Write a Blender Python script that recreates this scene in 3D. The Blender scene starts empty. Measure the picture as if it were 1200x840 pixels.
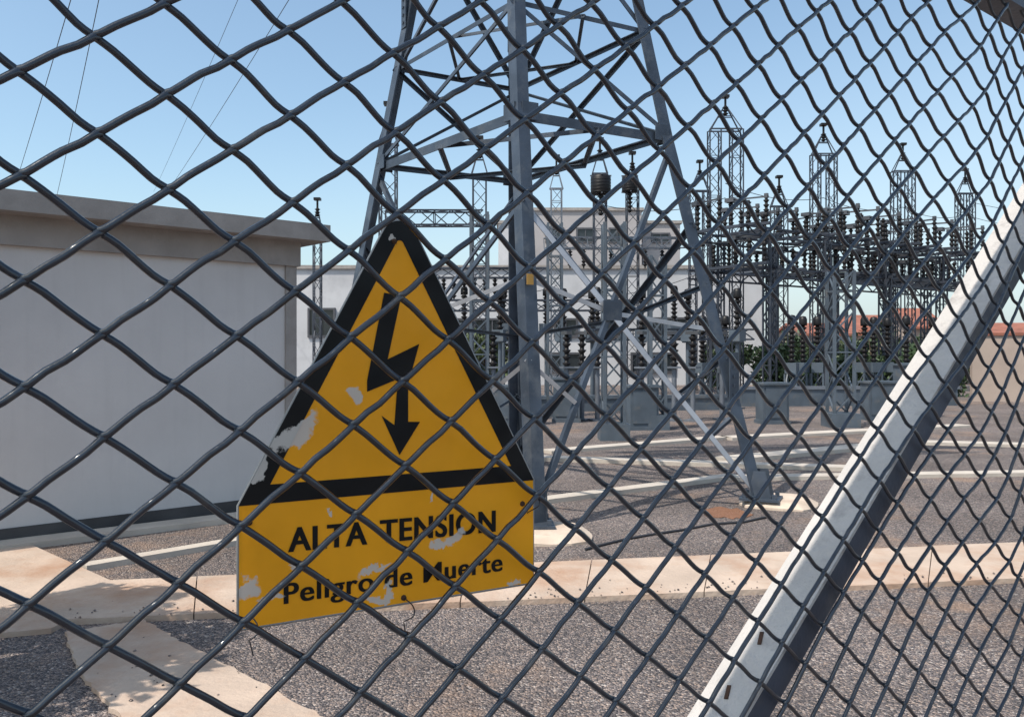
import bpy, bmesh, math, random
from mathutils import Vector, Matrix
R = math.radians
rnd = random.Random(11)
scene = bpy.context.scene
C = scene.collection

# ------------------------------------------------------------------ camera
FOC, CX, HZ, EYE = 1000.0, 600.0, 413.0, 1.6
cam_d = bpy.data.cameras.new('camera'); cam = bpy.data.objects.new('camera', cam_d); C.objects.link(cam)
cam.location = (0, 0, EYE); cam.rotation_euler = (R(90), 0, 0)
cam_d.sensor_width = 36; cam_d.lens = 30.0
cam_d.shift_y = -7/1200
cam_d.clip_start = 0.02; cam_d.clip_end = 3000
scene.camera = cam

# ------------------------------------------------------------------ sky, sun
SUN_EL = R(57); sx, sy = -0.77, -0.638          # horizontal direction towards the sun
to_sun = Vector((sx*math.cos(SUN_EL), sy*math.cos(SUN_EL), math.sin(SUN_EL)))
w = bpy.data.worlds.new('World'); scene.world = w; w.use_nodes = True
nt = w.node_tree; bg = nt.nodes['Background']
sky = nt.nodes.new('ShaderNodeTexSky'); sky.sky_type = 'NISHITA'; sky.sun_disc = False
sky.sun_elevation = SUN_EL; sky.sun_rotation = math.atan2(sx, sy)
sky.air_density = 1.0; sky.dust_density = 2.2; sky.ozone_density = 1.0
hs = nt.nodes.new('ShaderNodeHueSaturation'); hs.inputs['Saturation'].default_value = 0.95
nt.links.new(sky.outputs[0], hs.inputs['Color']); tint = nt.nodes.new('ShaderNodeMix'); tint.data_type = 'RGBA'; tint.blend_type = 'MULTIPLY'; tint.inputs[0].default_value = 1; tint.inputs[7].default_value = (.93, 1.03, 1.0, 1)
nt.links.new(hs.outputs[0], tint.inputs[6]); # pale haze low in the sky, thicker on the right
wt = nt.nodes.new('ShaderNodeTexCoord'); sp = nt.nodes.new('ShaderNodeSeparateXYZ'); nt.links.new(wt.outputs['Generated'], sp.inputs[0])
mz = nt.nodes.new('ShaderNodeMath'); mz.operation = 'MULTIPLY_ADD'; mz.inputs[1].default_value = -.22; nt.links.new(sp.outputs['X'], mz.inputs[0]); nt.links.new(sp.outputs['Z'], mz.inputs[2])
hz = nt.nodes.new('ShaderNodeMapRange'); hz.interpolation_type = 'SMOOTHSTEP'; hz.inputs[1].default_value = -.12; hz.inputs[2].default_value = .34; hz.inputs[3].default_value = .6; hz.inputs[4].default_value = 0; nt.links.new(mz.outputs[0], hz.inputs[0])
hm = nt.nodes.new('ShaderNodeMix'); hm.data_type = 'RGBA'; nt.links.new(hz.outputs[0], hm.inputs[0]); nt.links.new(tint.outputs[2], hm.inputs[6]); hm.inputs[7].default_value = (3.6, 4.15, 4.45, 1)
nt.links.new(hm.outputs[2], bg.inputs['Color'])
bg.inputs['Strength'].default_value = 0.15
sd = bpy.data.lights.new('sun', 'SUN'); sd.energy = 3.6; sd.angle = R(0.5); sd.color = (1, 0.93, 0.82)
sun = bpy.data.objects.new('sun', sd); C.objects.link(sun)
sun.rotation_euler = to_sun.to_track_quat('Z', 'Y').to_euler()
scene.view_settings.view_transform = 'Standard'; scene.view_settings.look = 'None'
scene.view_settings.exposure = 0.5; scene.view_settings.gamma = 1; scene.view_settings.use_curve_mapping = False

# ------------------------------------------------------------------ helpers
def P(x, y, d): return Vector(((x-CX)/FOC*d, d, EYE-(y-HZ)/FOC*d))       # a point seen at (x, y) standing d metres away
def G(x, y): return P(x, y, EYE*FOC/(y-HZ))                              # the point of the ground there
def tag(o, label=None, cat=None, group=None, kind=None):
    for k, v in (('label', label), ('category', cat), ('group', group), ('kind', kind)):
        if v: o[k] = v
    return o
def empty(name, loc=(0, 0, 0), rz=0.0):
    o = bpy.data.objects.new(name, None); C.objects.link(o); o.location = loc; o.rotation_euler = (0, 0, rz); o.empty_display_size = .2
    return o
def put(o, parent):
    o.parent = parent
    return o
class MB:
    def __init__(s): s.v = []; s.f = []; s.m = []; s.sm = []
    def add(s, vs, fs, m=0, smooth=False):
        b = len(s.v); s.v += [tuple(v) for v in vs]; s.f += [tuple(b+i for i in f) for f in fs]; s.m += [m]*len(fs); s.sm += [smooth]*len(fs)
    def box(s, c, h, m=0, rz=0.0):
        cx, cy, cz = c; a, b, e = h; cr, sr = math.cos(rz), math.sin(rz)
        vs = [(cx+x*cr-y*sr, cy+x*sr+y*cr, cz+z) for x in (-a, a) for y in (-b, b) for z in (-e, e)]
        s.add(vs, [(0, 1, 3, 2), (4, 6, 7, 5), (0, 4, 5, 1), (2, 3, 7, 6), (0, 2, 6, 4), (1, 5, 7, 3)], m)
        return s
    def bar(s, p, q, wd, m=0, wd2=None, up=None):
        p, q = Vector(p), Vector(q); d = (q-p)
        if d.length < 1e-6: return s
        d.normalize(); u = Vector(up) if up else (Vector((0, 0, 1)) if abs(d.z) < .95 else Vector((0, 1, 0)))
        a = d.cross(u).normalized(); b = a.cross(d).normalized(); h1 = wd/2; h2 = (wd2 or wd)/2
        vs = [pt+a*i*h1+b*j*h2 for pt in (p, q) for i, j in ((-1, -1), (1, -1), (1, 1), (-1, 1))]
        s.add(vs, [(3, 2, 1, 0), (4, 5, 6, 7), (0, 1, 5, 4), (1, 2, 6, 5), (2, 3, 7, 6), (3, 0, 4, 7)], m)
        return s
    def angle(s, p, q, a, b, wd, t, m=0, wb=None):
        # L section with its heel on p-q, flanges along unit directions a and b
        p, q, a, b = Vector(p), Vector(q), Vector(a), Vector(b); wb = wb or wd
        prof = [(0, 0), (wd, 0), (wd, t), (t, t), (t, wb), (0, wb)]
        vs = [pt+a*x+b*y for pt in (p, q) for x, y in prof]; n = 6
        fs = [(i, (i+1) % n, n+(i+1) % n, n+i) for i in range(n)]
        fs += [(3, 2, 1, 0), (5, 4, 3, 0), (n, n+1, n+2, n+3), (n, n+3, n+4, n+5)]
        s.add(vs, fs, m); return s
    def tube(s, pts, r, k=6, m=0, cap=True, closed=False):
        pts = [Vector(p) for p in pts]; n = len(pts); rings = []; prev = None
        for i, p in enumerate(pts):
            t = (pts[min(i+1, n-1)]-pts[max(i-1, 0)]).normalized()
            if prev is None:
                u = Vector((0, 0, 1)) if abs(t.z) < .9 else Vector((1, 0, 0)); a = t.cross(u).normalized()
            else: a = (prev-t*prev.dot(t)).normalized()
            prev = a; b = t.cross(a); rr = r[i] if isinstance(r, (list, tuple)) else r
            rings.append([p+(a*math.cos(2*math.pi*j/k)+b*math.sin(2*math.pi*j/k))*rr for j in range(k)])
        vs = [v for g in rings for v in g]
        fs = [(i*k+j, i*k+(j+1) % k, (i+1)*k+(j+1) % k, (i+1)*k+j) for i in range(n-1) for j in range(k)]
        s.add(vs, fs, m, True)
        if cap: s.add(rings[0], [tuple(range(k))[::-1]], m); s.add(rings[-1], [tuple(range(k))], m)
        return s
    def lathe(s, prof, c=(0, 0, 0), k=10, m=0, axis=(0, 0, 1), smooth=True):
        c = Vector(c); ax = Vector(axis).normalized(); u = Vector((1, 0, 0)) if abs(ax.x) < .9 else Vector((0, 1, 0))
        a = ax.cross(u).normalized(); b = ax.cross(a)
        vs = [c+ax*z+(a*math.cos(2*math.pi*j/k)+b*math.sin(2*math.pi*j/k))*max(r, 1e-4) for r, z in prof for j in range(k)]
        fs = [(i*k+j, i*k+(j+1) % k, (i+1)*k+(j+1) % k, (i+1)*k+j) for i in range(len(prof)-1) for j in range(k)]
        s.add(vs, fs, m, smooth); return s
    def quad(s, *vs, m=0): s.add(vs, [tuple(range(len(vs)))], m); return s
    def prism(s, poly, z0, z1, m=0):
        n = len(poly); vs = [(p[0], p[1], z0) for p in poly]+[(p[0], p[1], z1) for p in poly]
        s.add(vs, [tuple(range(n))[::-1], tuple(range(n, 2*n))]+[(i, (i+1) % n, n+(i+1) % n, n+i) for i in range(n)], m); return s
    def build(s, name, mats, parent=None, fix=True):
        me = bpy.data.meshes.new(name); me.from_pydata(s.v, [], s.f)
        if not isinstance(mats, (list, tuple)): mats = [mats]
        for m in mats: me.materials.append(m)
        me.polygons.foreach_set('material_index', s.m); me.polygons.foreach_set('use_smooth', s.sm)
        me.update()
        if fix:
            bm = bmesh.new(); bm.from_mesh(me); bmesh.ops.recalc_face_normals(bm, faces=bm.faces); bm.to_mesh(me); bm.free()
        o = bpy.data.objects.new(name, me); C.objects.link(o)
        if parent: o.parent = parent
        return o
def kids(o): return [c for c in C.objects if c.parent == o]
def copy_tree(o, parent=None):
    c = o.copy(); C.objects.link(c)
    if parent: c.parent = parent
    for ch in kids(o): copy_tree(ch, c)
    return c
ORD = ['first', 'second', 'third', 'fourth', 'fifth', 'sixth', 'seventh', 'eighth', 'ninth', 'tenth', 'eleventh', 'twelfth', 'thirteenth', 'fourteenth', 'fifteenth', 'sixteenth']

# ------------------------------------------------------------------ materials
def mat(name, col, rough=.7, metal=0.0, var=.25, scale=3.0, bump=0.0, bscale=40.0, spec=.5, detail=5, col2=None, fac2=(.55, .7), scale2=1.5):
    m = bpy.data.materials.new(name); m.use_nodes = True; n = m.node_tree.nodes; l = m.node_tree.links
    b = n['Principled BSDF']; b.inputs['Roughness'].default_value = rough; b.inputs['Metallic'].default_value = metal
    b.inputs['Specular IOR Level'].default_value = spec
    tc = n.new('ShaderNodeTexCoord'); nz = n.new('ShaderNodeTexNoise'); nz.inputs['Scale'].default_value = scale; nz.inputs['Detail'].default_value = detail
    l.new(tc.outputs['Object'], nz.inputs['Vector'])
    mr = n.new('ShaderNodeMapRange'); mr.inputs[1].default_value = .3; mr.inputs[2].default_value = .7; mr.inputs[3].default_value = 1-var; mr.inputs[4].default_value = 1+var
    l.new(nz.outputs['Fac'], mr.inputs[0])
    vm = n.new('ShaderNodeVectorMath'); vm.operation = 'SCALE'; vm.inputs[0].default_value = col[:3]; l.new(mr.outputs[0], vm.inputs['Scale'])
    out = vm.outputs[0]
    if col2:
        n2 = n.new('ShaderNodeTexNoise'); n2.inputs['Scale'].default_value = scale2; n2.inputs['Detail'].default_value = 8; n2.inputs['Roughness'].default_value = .65
        l.new(tc.outputs['Object'], n2.inputs['Vector'])
        r2 = n.new('ShaderNodeMapRange'); r2.inputs[1].default_value = fac2[0]; r2.inputs[2].default_value = fac2[1]; l.new(n2.outputs['Fac'], r2.inputs[0])
        mx = n.new('ShaderNodeMix'); mx.data_type = 'RGBA'; l.new(r2.outputs[0], mx.inputs[0]); l.new(out, mx.inputs[6]); mx.inputs[7].default_value = (*col2, 1)
        out = mx.outputs[2]
    l.new(out, b.inputs['Base Color'])
    if bump:
        n3 = n.new('ShaderNodeTexNoise'); n3.inputs['Scale'].default_value = bscale; n3.inputs['Detail'].default_value = 4; l.new(tc.outputs['Object'], n3.inputs['Vector'])
        bp = n.new('ShaderNodeBump'); bp.inputs['Strength'].default_value = bump; bp.inputs['Distance'].default_value = .01
        l.new(n3.outputs['Fac'], bp.inputs['Height']); l.new(bp.outputs[0], b.inputs['Normal'])
    return m
M = {}
M['wire'] = mat('wire_coating', (.014, .020, .032), .3, .1, .3, 60, .06, 160, col2=(.05, .05, .052), fac2=(.56, .7), scale2=25, spec=.55)
_b = M['wire'].node_tree.nodes['Principled BSDF']; _b.inputs['Coat Weight'].default_value = .22; _b.inputs['Coat Roughness'].default_value = .12; _b.inputs['Coat IOR'].default_value = 1.8
M['rail'] = mat('fence_frame_steel', (.05, .06, .085), .5, .3, .25, 12, .1, 120, col2=(.09, .09, .10), scale2=9)
M['brace'] = mat('weathered_white_paint', (.43, .405, .39), .7, 0, .1, 8, .45, 90, col2=(.27, .25, .24), fac2=(.55, .75), scale2=22)
M['rust'] = mat('rust', (.06, .028, .016), .9, 0, .5, 20, .3, 80)
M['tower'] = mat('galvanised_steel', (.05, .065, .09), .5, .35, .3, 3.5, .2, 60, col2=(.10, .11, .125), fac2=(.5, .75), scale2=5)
M['tower_sunlit'] = mat('sunlit_galvanised_steel', (.36, .37, .40), .42, .35, .2, 4, .1, 60)  # paler copy of the pylon steel: sunlight on braces put into the colour
M['lattice'] = mat('lattice_steel', (.05, .057, .075), .5, .45, .25, 2)
M['lattice_pale'] = mat('pale_lattice_steel', (.15, .165, .195), .5, .35, .25, 2)
M['porcelain'] = mat('brown_porcelain', (.008, .007, .008), .45, 0, .3, 4, spec=.3)
M['grey_paint'] = mat('grey_equipment_paint', (.075, .095, .12), .5, .1, .2, 3, col2=(.12, .12, .12), scale2=4)
M['copper'] = mat('dull_conductor', (.10, .10, .11), .4, .7, .2, 3)
M['wallpaint'] = mat('pale_wall_render', (.53, .51, .505), .9, 0, .05, 1.2, .25, 45, col2=(.46, .44, .44), fac2=(.5, .85), scale2=.9)
M['concrete'] = mat('raw_concrete', (.29, .265, .25), .9, 0, .14, 2.5, .35, 60, col2=(.21, .19, .18), fac2=(.5, .75), scale2=2)
M['plinth'] = mat('dark_plinth', (.06, .058, .06), .9, 0, .25, 3, .2, 50)
M['white_wall'] = mat('whitewashed_wall', (.47, .47, .49), .9, 0, .08, .6, col2=(.31, .31, .33), fac2=(.5, .8), scale2=.5)
M['brown_wall'] = mat('brownish_render', (.34, .32, .325), .9, 0, .1, .6, col2=(.27, .25, .25), fac2=(.5, .8), scale2=.6)
M['glass'] = mat('dark_window_glass', (.02, .025, .03), .12, 0, .3, .7)
M['frame'] = mat('window_frame_metal', (.08, .08, .09), .5, .3, .2, 3)
M['brick'] = mat('red_brick_wall', (.24, .09, .06), .9, 0, .25, 1.5, col2=(.25, .10, .07), fac2=(.5, .7), scale2=1)
M['peach'] = mat('peach_render', (.34, .27, .23), .9, 0, .1, 1.2, col2=(.36, .29, .25), fac2=(.5, .8), scale2=1.5)
M['bark'] = mat('bark', (.07, .05, .035), .95, 0, .4, 6)
M['concrete_blk'] = mat('footing_concrete', (.52, .42, .34), .95, 0, .15, 4, .5, 40, col2=(.40, .30, .23), fac2=(.5, .75), scale2=3)
M['wire_and_shadow'] = mat('conductor_and_shadow_line', (.03, .03, .035), .6, 0, .2, 4)  # overhead conductors, and the painted shadow line on the gravel

def leaf_mat(name, c1, c2):
    m = bpy.data.materials.new(name); m.use_nodes = True; n = m.node_tree.nodes; l = m.node_tree.links; b = n['Principled BSDF']
    oi = n.new('ShaderNodeTexCoord'); nz = n.new('ShaderNodeTexNoise'); nz.inputs['Scale'].default_value = 2.2; nz.inputs['Detail'].default_value = 6
    l.new(oi.outputs['Object'], nz.inputs['Vector'])
    cr = n.new('ShaderNodeValToRGB'); cr.color_ramp.elements[0].color = (*c1, 1); cr.color_ramp.elements[1].color = (*c2, 1)
    cr.color_ramp.elements[0].position = .35; cr.color_ramp.elements[1].position = .65
    l.new(nz.outputs['Fac'], cr.inputs[0]); l.new(cr.outputs[0], b.inputs['Base Color']); b.inputs['Roughness'].default_value = .6
    return m
M['leaf'] = leaf_mat('dark_leaves', (.022, .04, .018), (.05, .085, .035))
M['leaf2'] = leaf_mat('olive_leaves', (.04, .055, .025), (.09, .12, .05))

def gravel_mat(name='gravel', lo=0.0, earth=(.34, .225, .16)):
    m = bpy.data.materials.new(name); m.use_nodes = True; n = m.node_tree.nodes; l = m.node_tree.links; b = n['Principled BSDF']
    b.inputs['Roughness'].default_value = .95; b.inputs['Specular IOR Level'].default_value = .2
    tc = n.new('ShaderNodeTexCoord')
    v = n.new('ShaderNodeTexVoronoi'); v.inputs['Scale'].default_value = 82; l.new(tc.outputs['Object'], v.inputs['Vector'])
    v2 = n.new('ShaderNodeTexVoronoi'); v2.inputs['Scale'].default_value = 160; l.new(tc.outputs['Object'], v2.inputs['Vector'])
    sep = n.new('ShaderNodeSeparateColor'); l.new(v.outputs['Color'], sep.inputs[0])
    cr = n.new('ShaderNodeValToRGB'); e = cr.color_ramp
    e.elements[0].position = 0; e.elements[0].color = (.085, .08, .082, 1); e.elements[1].position = 1; e.elements[1].color = (.38, .34, .32, 1)
    for p_, c_ in ((.25, (.10, .087, .09)), (.5, (.16, .138, .136)), (.75, (.225, .183, .168)), (.9, (.29, .22, .185))):
        k = e.elements.new(p_); k.color = (*c_, 1)
    l.new(sep.outputs[0], cr.inputs[0])
    sep2 = n.new('ShaderNodeSeparateColor'); l.new(v2.outputs['Color'], sep2.inputs[0])
    r2 = n.new('ShaderNodeMapRange'); r2.inputs[3].default_value = .6; r2.inputs[4].default_value = 1.4; l.new(sep2.outputs[1], r2.inputs[0])
    nz = n.new('ShaderNodeTexNoise'); nz.inputs['Scale'].default_value = .7; nz.inputs['Detail'].default_value = 7; l.new(tc.outputs['Object'], nz.inputs['Vector'])
    r3 = n.new('ShaderNodeMapRange'); r3.inputs[1].default_value = .35; r3.inputs[2].default_value = .65; r3.inputs[3].default_value = .8; r3.inputs[4].default_value = 1.2; l.new(nz.outputs['Fac'], r3.inputs[0])
    mu = n.new('ShaderNodeMath'); mu.operation = 'MULTIPLY'; l.new(r2.outputs[0], mu.inputs[0]); l.new(r3.outputs[0], mu.inputs[1])
    vm = n.new('ShaderNodeVectorMath'); vm.operation = 'SCALE'; l.new(cr.outputs[0], vm.inputs[0]); l.new(mu.outputs[0], vm.inputs['Scale'])
    # patches of reddish earth showing through
    nz2 = n.new('ShaderNodeTexNoise'); nz2.inputs['Scale'].default_value = .45; nz2.inputs['Detail'].default_value = 9; nz2.inputs['Roughness'].default_value = .7; l.new(tc.outputs['Object'], nz2.inputs['Vector'])
    r4 = n.new('ShaderNodeMapRange'); r4.inputs[1].default_value = .535; r4.inputs[2].default_value = .64; r4.inputs[3].default_value = lo; r4.inputs[4].default_value = max(.65, lo); l.new(nz2.outputs['Fac'], r4.inputs[0])
    mx = n.new('ShaderNodeMix'); mx.data_type = 'RGBA'; l.new(r4.outputs[0], mx.inputs[0]); l.new(vm.outputs[0], mx.inputs[6]); mx.inputs[7].default_value = (*earth, 1)
    l.new(mx.outputs[2], b.inputs['Base Color'])
    bp = n.new('ShaderNodeBump'); bp.inputs['Strength'].default_value = .9; bp.inputs['Distance'].default_value = .02
    inv = n.new('ShaderNodeMath'); inv.operation = 'SUBTRACT'; inv.inputs[0].default_value = 1; l.new(v.outputs['Distance'], inv.inputs[1])
    l.new(inv.outputs[0], bp.inputs['Height']); l.new(bp.outputs[0], b.inputs['Normal'])
    return m
M['gravel'] = gravel_mat()
M['slab'] = mat('path_concrete', (.43, .335, .27), .9, 0, .14, 2.2, .7, 30, col2=(.34, .205, .135), fac2=(.46, .68), scale2=1.3)
M['kerb'] = mat('kerb_concrete', (.44, .39, .34), .9, 0, .12, 3, .4, 40, col2=(.43, .36, .31), fac2=(.5, .75), scale2=2)

# ------------------------------------------------------------------ ground and paths
g = MB(); g.quad((-400, -60, 0), (400, -60, 0), (400, 900, 0), (-400, 900, 0)); go = g.build('gravel_ground', M['gravel'], fix=False); tag(go, kind='structure')
def strip(name, pix, z, m):
    o = MB().prism([tuple(G(x, y)[:2]) for x, y in pix], -.05, z, ).build(name, m); tag(o, kind='structure'); return o
def strip_line(name, a, b, wd, z, m):
    a, b = G(*a), G(*b); d = (b-a); d.z = 0; d.normalize(); n = Vector((-d.y, d.x, 0))*wd/2
    o = MB().prism([tuple(p[:2]) for p in (a-n, b-n, b+n, a+n)], -.05, z).build(name, m); tag(o, kind='structure'); return o
# broad path that crosses the yard, laid in slabs with open joints
def slab_run(a0, a1, b0, b1, cuts, z, m, name='path_slab'):
    mb = MB()
    for i in range(len(cuts)-1):
        t0, t1 = cuts[i]+.0005, cuts[i+1]-.0005
        q = [a0.lerp(a1, t0), a0.lerp(a1, t1), b0.lerp(b1, t1), b0.lerp(b1, t0)]
        j = rnd.uniform(-.004, .004)
        mb.prism([(p.x, p.y) for p in q], -.05, z+j)
    o = mb.build(name, m); tag(o, kind='structure'); return o
far0, far1 = G(60, 688), G(1330, 634); near0, near1 = G(60, 733), G(1330, 677)
slab_run(near0, near1, far0, far1, [i/9 for i in range(10)], .035, M['slab'], 'yard_path')
strip('path_corner', [(-260, 655), (30, 639), (150, 694), (60, 742), (-260, 772)], .03, M['slab'])
def rough(pts, n, amp):
    out = []
    for i in range(len(pts)):
        a, b = G(*pts[i]), G(*pts[(i+1) % len(pts)])
        for k in range(n): q = a.lerp(b, k/n); out.append((q.x+rnd.gauss(0, amp), q.y+rnd.gauss(0, amp)))
    return out
o = MB().prism(rough([(76, 744), (168, 730), (232, 766), (320, 812), (420, 870), (200, 905), (150, 850), (95, 795)], 14, .007), -.05, .022).build('side_path', M['slab']); tag(o, kind='structure')
strip_line('building_kerb', (-60, 651), (300, 606), .27, .05, M['kerb'])
strip_line('gutter_kerb', (98, 668), (330, 628), .13, .045, M['kerb'])
strip_line('trench_cover', (636, 589), (860, 560), .2, .05, M['kerb'])
strip_line('trench_cover', (860, 562), (1330, 554), .26, .046, M['kerb'])
strip_line('trench_cover', (610, 538), (1000, 551), .3, .055, M['kerb'])
strip_line('trench_cover', (640, 531), (850, 514), .3, .05, M['kerb'])
strip_line('trench_cover', (850, 541), (1050, 522), .4, .06, M['kerb'])
strip_line('trench_cover', (850, 515), (1130, 500), .4, .05, M['kerb'])
strip_line('trench_cover', (1080, 520), (1400, 528), .4, .05, M['kerb'])
# bare rusty earth by the tower foot
def earth_poly():
    c = G(849, 601); return [(c.x+math.cos(a*math.pi/12)*.24*(1+rnd.uniform(-.28, .25)), c.y+math.sin(a*math.pi/12)*.30*(1+rnd.uniform(-.28, .25))) for a in range(24)]
o = MB().prism(earth_poly(), -.05, .005).build('bare_earth', gravel_mat('rusty_gravel', .7, (.30, .13, .065))); tag(o, kind='structure')
# loose stones kicked onto the paths
mb = MB()
for i in range(210):
    if i % 6: q = near0.lerp(near1, rnd.random()) + (far0-near0)*abs(rnd.gauss(0, .16)); z = .037
    else: q = G(rnd.uniform(90, 330), rnd.uniform(745, 835)); z = .022
    r0 = rnd.uniform(.004, .011); c = Vector((q.x, q.y, z+r0*.4)); an = rnd.uniform(0, 3)
    vs = [c+Vector((math.cos(an+k*1.256)*r0*rnd.uniform(.7, 1.2), math.sin(an+k*1.256)*r0*rnd.uniform(.7, 1.2), 0)) for k in range(5)]+[c+Vector((0, 0, r0*.7)), c-Vector((0, 0, r0*.5))]
    mb.add(vs, [(k, (k+1) % 5, 5) for k in range(5)]+[((k+1) % 5, k, 6) for k in range(5)])
tag(mb.build('loose_stones', M['gravel']), 'loose gravel stones scattered over the concrete paths', 'gravel', kind='stuff')

# ------------------------------------------------------------------ building on the left
bd = Vector((1.51, 1.37, 0)).normalized(); bn = Vector((1.37, -1.51, 0)).normalized()      # along the wall, out of the wall
cor = Vector((-2.25, 8.86, 0)); L1 = 7.6
bl = empty('switch_house', cor); tag(bl, 'low white rendered building with grey concrete roof edge, left of the yellow sign', 'building')
def bquad(u0, u1, n0, n1, z0, z1, mb):
    q = [bd*u0+bn*n0, bd*u1+bn*n0, bd*u1+bn*n1, bd*u0+bn*n1]; mb.prism([(p.x, p.y) for p in q], z0, z1); return mb
mb = MB(); bquad(-L1, -.12, -5, 0, .14, 2.49, mb); mb.build('wall', M['wallpaint'], bl)
mb = MB(); bquad(-L1, -.117, -4.98, .012, 0, .14, mb); mb.build('plinth', M['plinth'], bl)
mb = MB(); bquad(-.12, 0, -5.01, .03, 0, 2.49, mb); mb.build('corner_pillar', M['concrete'], bl)
mb = MB(); bquad(-L1-.1, .03, -5.03, .06, 2.49, 2.74, mb); mb.build('ring_beam', M['concrete'], bl)
mb = MB(); bquad(-L1-.3, .24, -5.2, .30, 2.74, 2.91, mb); mb.build('roof', M['concrete'], bl)

# rain streaks under the roof edge, part of the render itself
m_ = M['wallpaint']; n = m_.node_tree.nodes; l = m_.node_tree.links; b = n['Principled BSDF']; src = b.inputs['Base Color'].links[0].from_socket
tc = n.new('ShaderNodeTexCoord'); mp = n.new('ShaderNodeMapping'); mp.inputs['Scale'].default_value = (5, 5, .35); l.new(tc.outputs['Object'], mp.inputs[0])
nz = n.new('ShaderNodeTexNoise'); nz.inputs['Scale'].default_value = 2.2; nz.inputs['Detail'].default_value = 6; l.new(mp.outputs[0], nz.inputs['Vector'])
r_ = n.new('ShaderNodeMapRange'); r_.inputs[1].default_value = .52; r_.inputs[2].default_value = .75; r_.inputs[4].default_value = .13; l.new(nz.outputs['Fac'], r_.inputs[0])
mx = n.new('ShaderNodeMix'); mx.data_type = 'RGBA'; l.new(r_.outputs[0], mx.inputs[0]); l.new(src, mx.inputs[6]); mx.inputs[7].default_value = (.33, .31, .31, 1); l.new(mx.outputs[2], b.inputs['Base Color'])

# ------------------------------------------------------------------ the near pylon
cen = Vector((.07, 10.04, 0))
def s_(z): return 1.46-.46*z/3.97
def leg_pt(k, z):
    s = s_(z)
    if k == 'N': return Vector((max(.2-.142*z/3.97, .0) if z < 6 else .0, 10.04-1.74*s, z))
    if k == 'R': x = 1.67*s+.07; return Vector((x+.14*max(0, 1-z/3.97), 10.04-.77*s-.05*max(0, 1-z/3.97), z))
    if k == 'L': return Vector((-1.79*s+.07, 10.04+.70*s, z))
    return Vector((.12*s*0+.08, 10.04+1.74*s, z))
tw = empty('lattice_pylon', cen); tag(tw, 'tall grey lattice pylon with four splayed angle legs, standing just behind the sign', 'pylon')
def tb(mb, name, m): 
    mb.v = [(v[0]-cen.x, v[1]-cen.y, v[2]) for v in mb.v]; return mb.build(name, m, tw)
TOP = 12.0
zA, zB, zC, zD, zE = 3.97, 5.15, 6.9, 8.7, 10.4
nbr = {'N': ('L', 'R'), 'R': ('N', 'B'), 'B': ('R', 'L'), 'L': ('B', 'N')}
for k in 'NRBL':
    mb = MB(); zs = [-.05, zA, 6.0, TOP]
    for i in range(len(zs)-1):
        p, q = leg_pt(k, zs[i]), leg_pt(k, zs[i+1]); zm = (zs[i]+zs[i+1])/2
        a = (leg_pt(nbr[k][0], zm)-leg_pt(k, zm)); b = (leg_pt(nbr[k][1], zm)-leg_pt(k, zm)); a.z = b.z = 0
        wd = .128 if k == 'N' else .150
        # flanges follow the two faces
        mb.angle(p, q, a.normalized(), b.normalized(), wd, .018)
    # splice plates with bolts
    for z in (() if k == 'N' else (1.1, 5.6)):
        p = leg_pt(k, z); a = (leg_pt(nbr[k][0], z)-p).normalized(); b = (leg_pt(nbr[k][1], z)-p).normalized()
        for f, o in ((a, b), (b, a)):
            mb.bar(p+f*.09-o*.006, p+f*.09-o*.006+Vector((0, 0, .5)), .13, 0, .012, up=o)
            for zz in range(5):
                c = p+f*.09-o*.016+Vector((0, 0, .06+zz*.095)); mb.bar(c, c-o*.012, .03)
    lg = tb(mb, 'leg', M['tower'])
def brace(p, q, wd, off, name, m='tower', t=.008):
    p, q = Vector(p), Vector(q); d = (q-p).normalized(); mid = (p+q)/2; out = mid-Vector((cen.x, cen.y, mid.z)); out.z = 0
    out = (out-d*out.dot(d)).normalized() if out.length > .05 else Vector((0, 0, 1)); side = d.cross(out).normalized()
    if side.z < 0: side = -side
    mb = MB(); o = out*off; mb.angle(p+o, q+o, -out, -side, wd, t); tb(mb, name, M[m])
faces = [('N', 'R'), ('N', 'L'), ('L', 'B'), ('R', 'B')]
for a, b in faces:
    brace(leg_pt(a, zA), leg_pt(b, zA), .10 if 'N' in (a, b) else .065, -.03, 'horizontal_brace', 'tower', .012)
    brace(leg_pt(a, zB), leg_pt(b, zB), .05, -.03, 'horizontal_brace')
    for z in (zC, zD, zE): brace(leg_pt(a, z), leg_pt(b, z), .06, -.03, 'horizontal_brace')
def mid(a, b, z): return (leg_pt(a, z)+leg_pt(b, z))/2
ring = [mid('N', 'R', zA), mid('R', 'B', zA), mid('B', 'L', zA), mid('L', 'N', zA)]
ringB = [mid('N', 'R', zB), mid('R', 'B', zB), mid('B', 'L', zB), mid('L', 'N', zB)]
for i in range(4): brace(ringB[i], ringB[(i+1) % 4], .035, 0, 'plan_brace')
for a, b in (('B', 'L'), ('B', 'R')): brace(leg_pt(a, zB), leg_pt(b, zA), .04, -.04, 'diagonal_brace')
for i in range(4): brace(ring[i]-Vector((0, 0, .05)), ring[(i+1) % 4]-Vector((0, 0, .05)), .05, 0, 'plan_brace')
for a, b in (('N', 'L'), ('L', 'B'), ('N', 'R')): brace(leg_pt(a, zB), leg_pt(b, zA), .05, -.01, 'diagonal_brace')
brace(leg_pt('R', zB), leg_pt('B', zA), .05, -.01, 'diagonal_brace')
brace(leg_pt('L', zC), leg_pt('N', zB), .055, -.01, 'diagonal_brace'); brace(leg_pt('N', zC), leg_pt('L', zB), .055, -.04, 'diagonal_brace')
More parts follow.
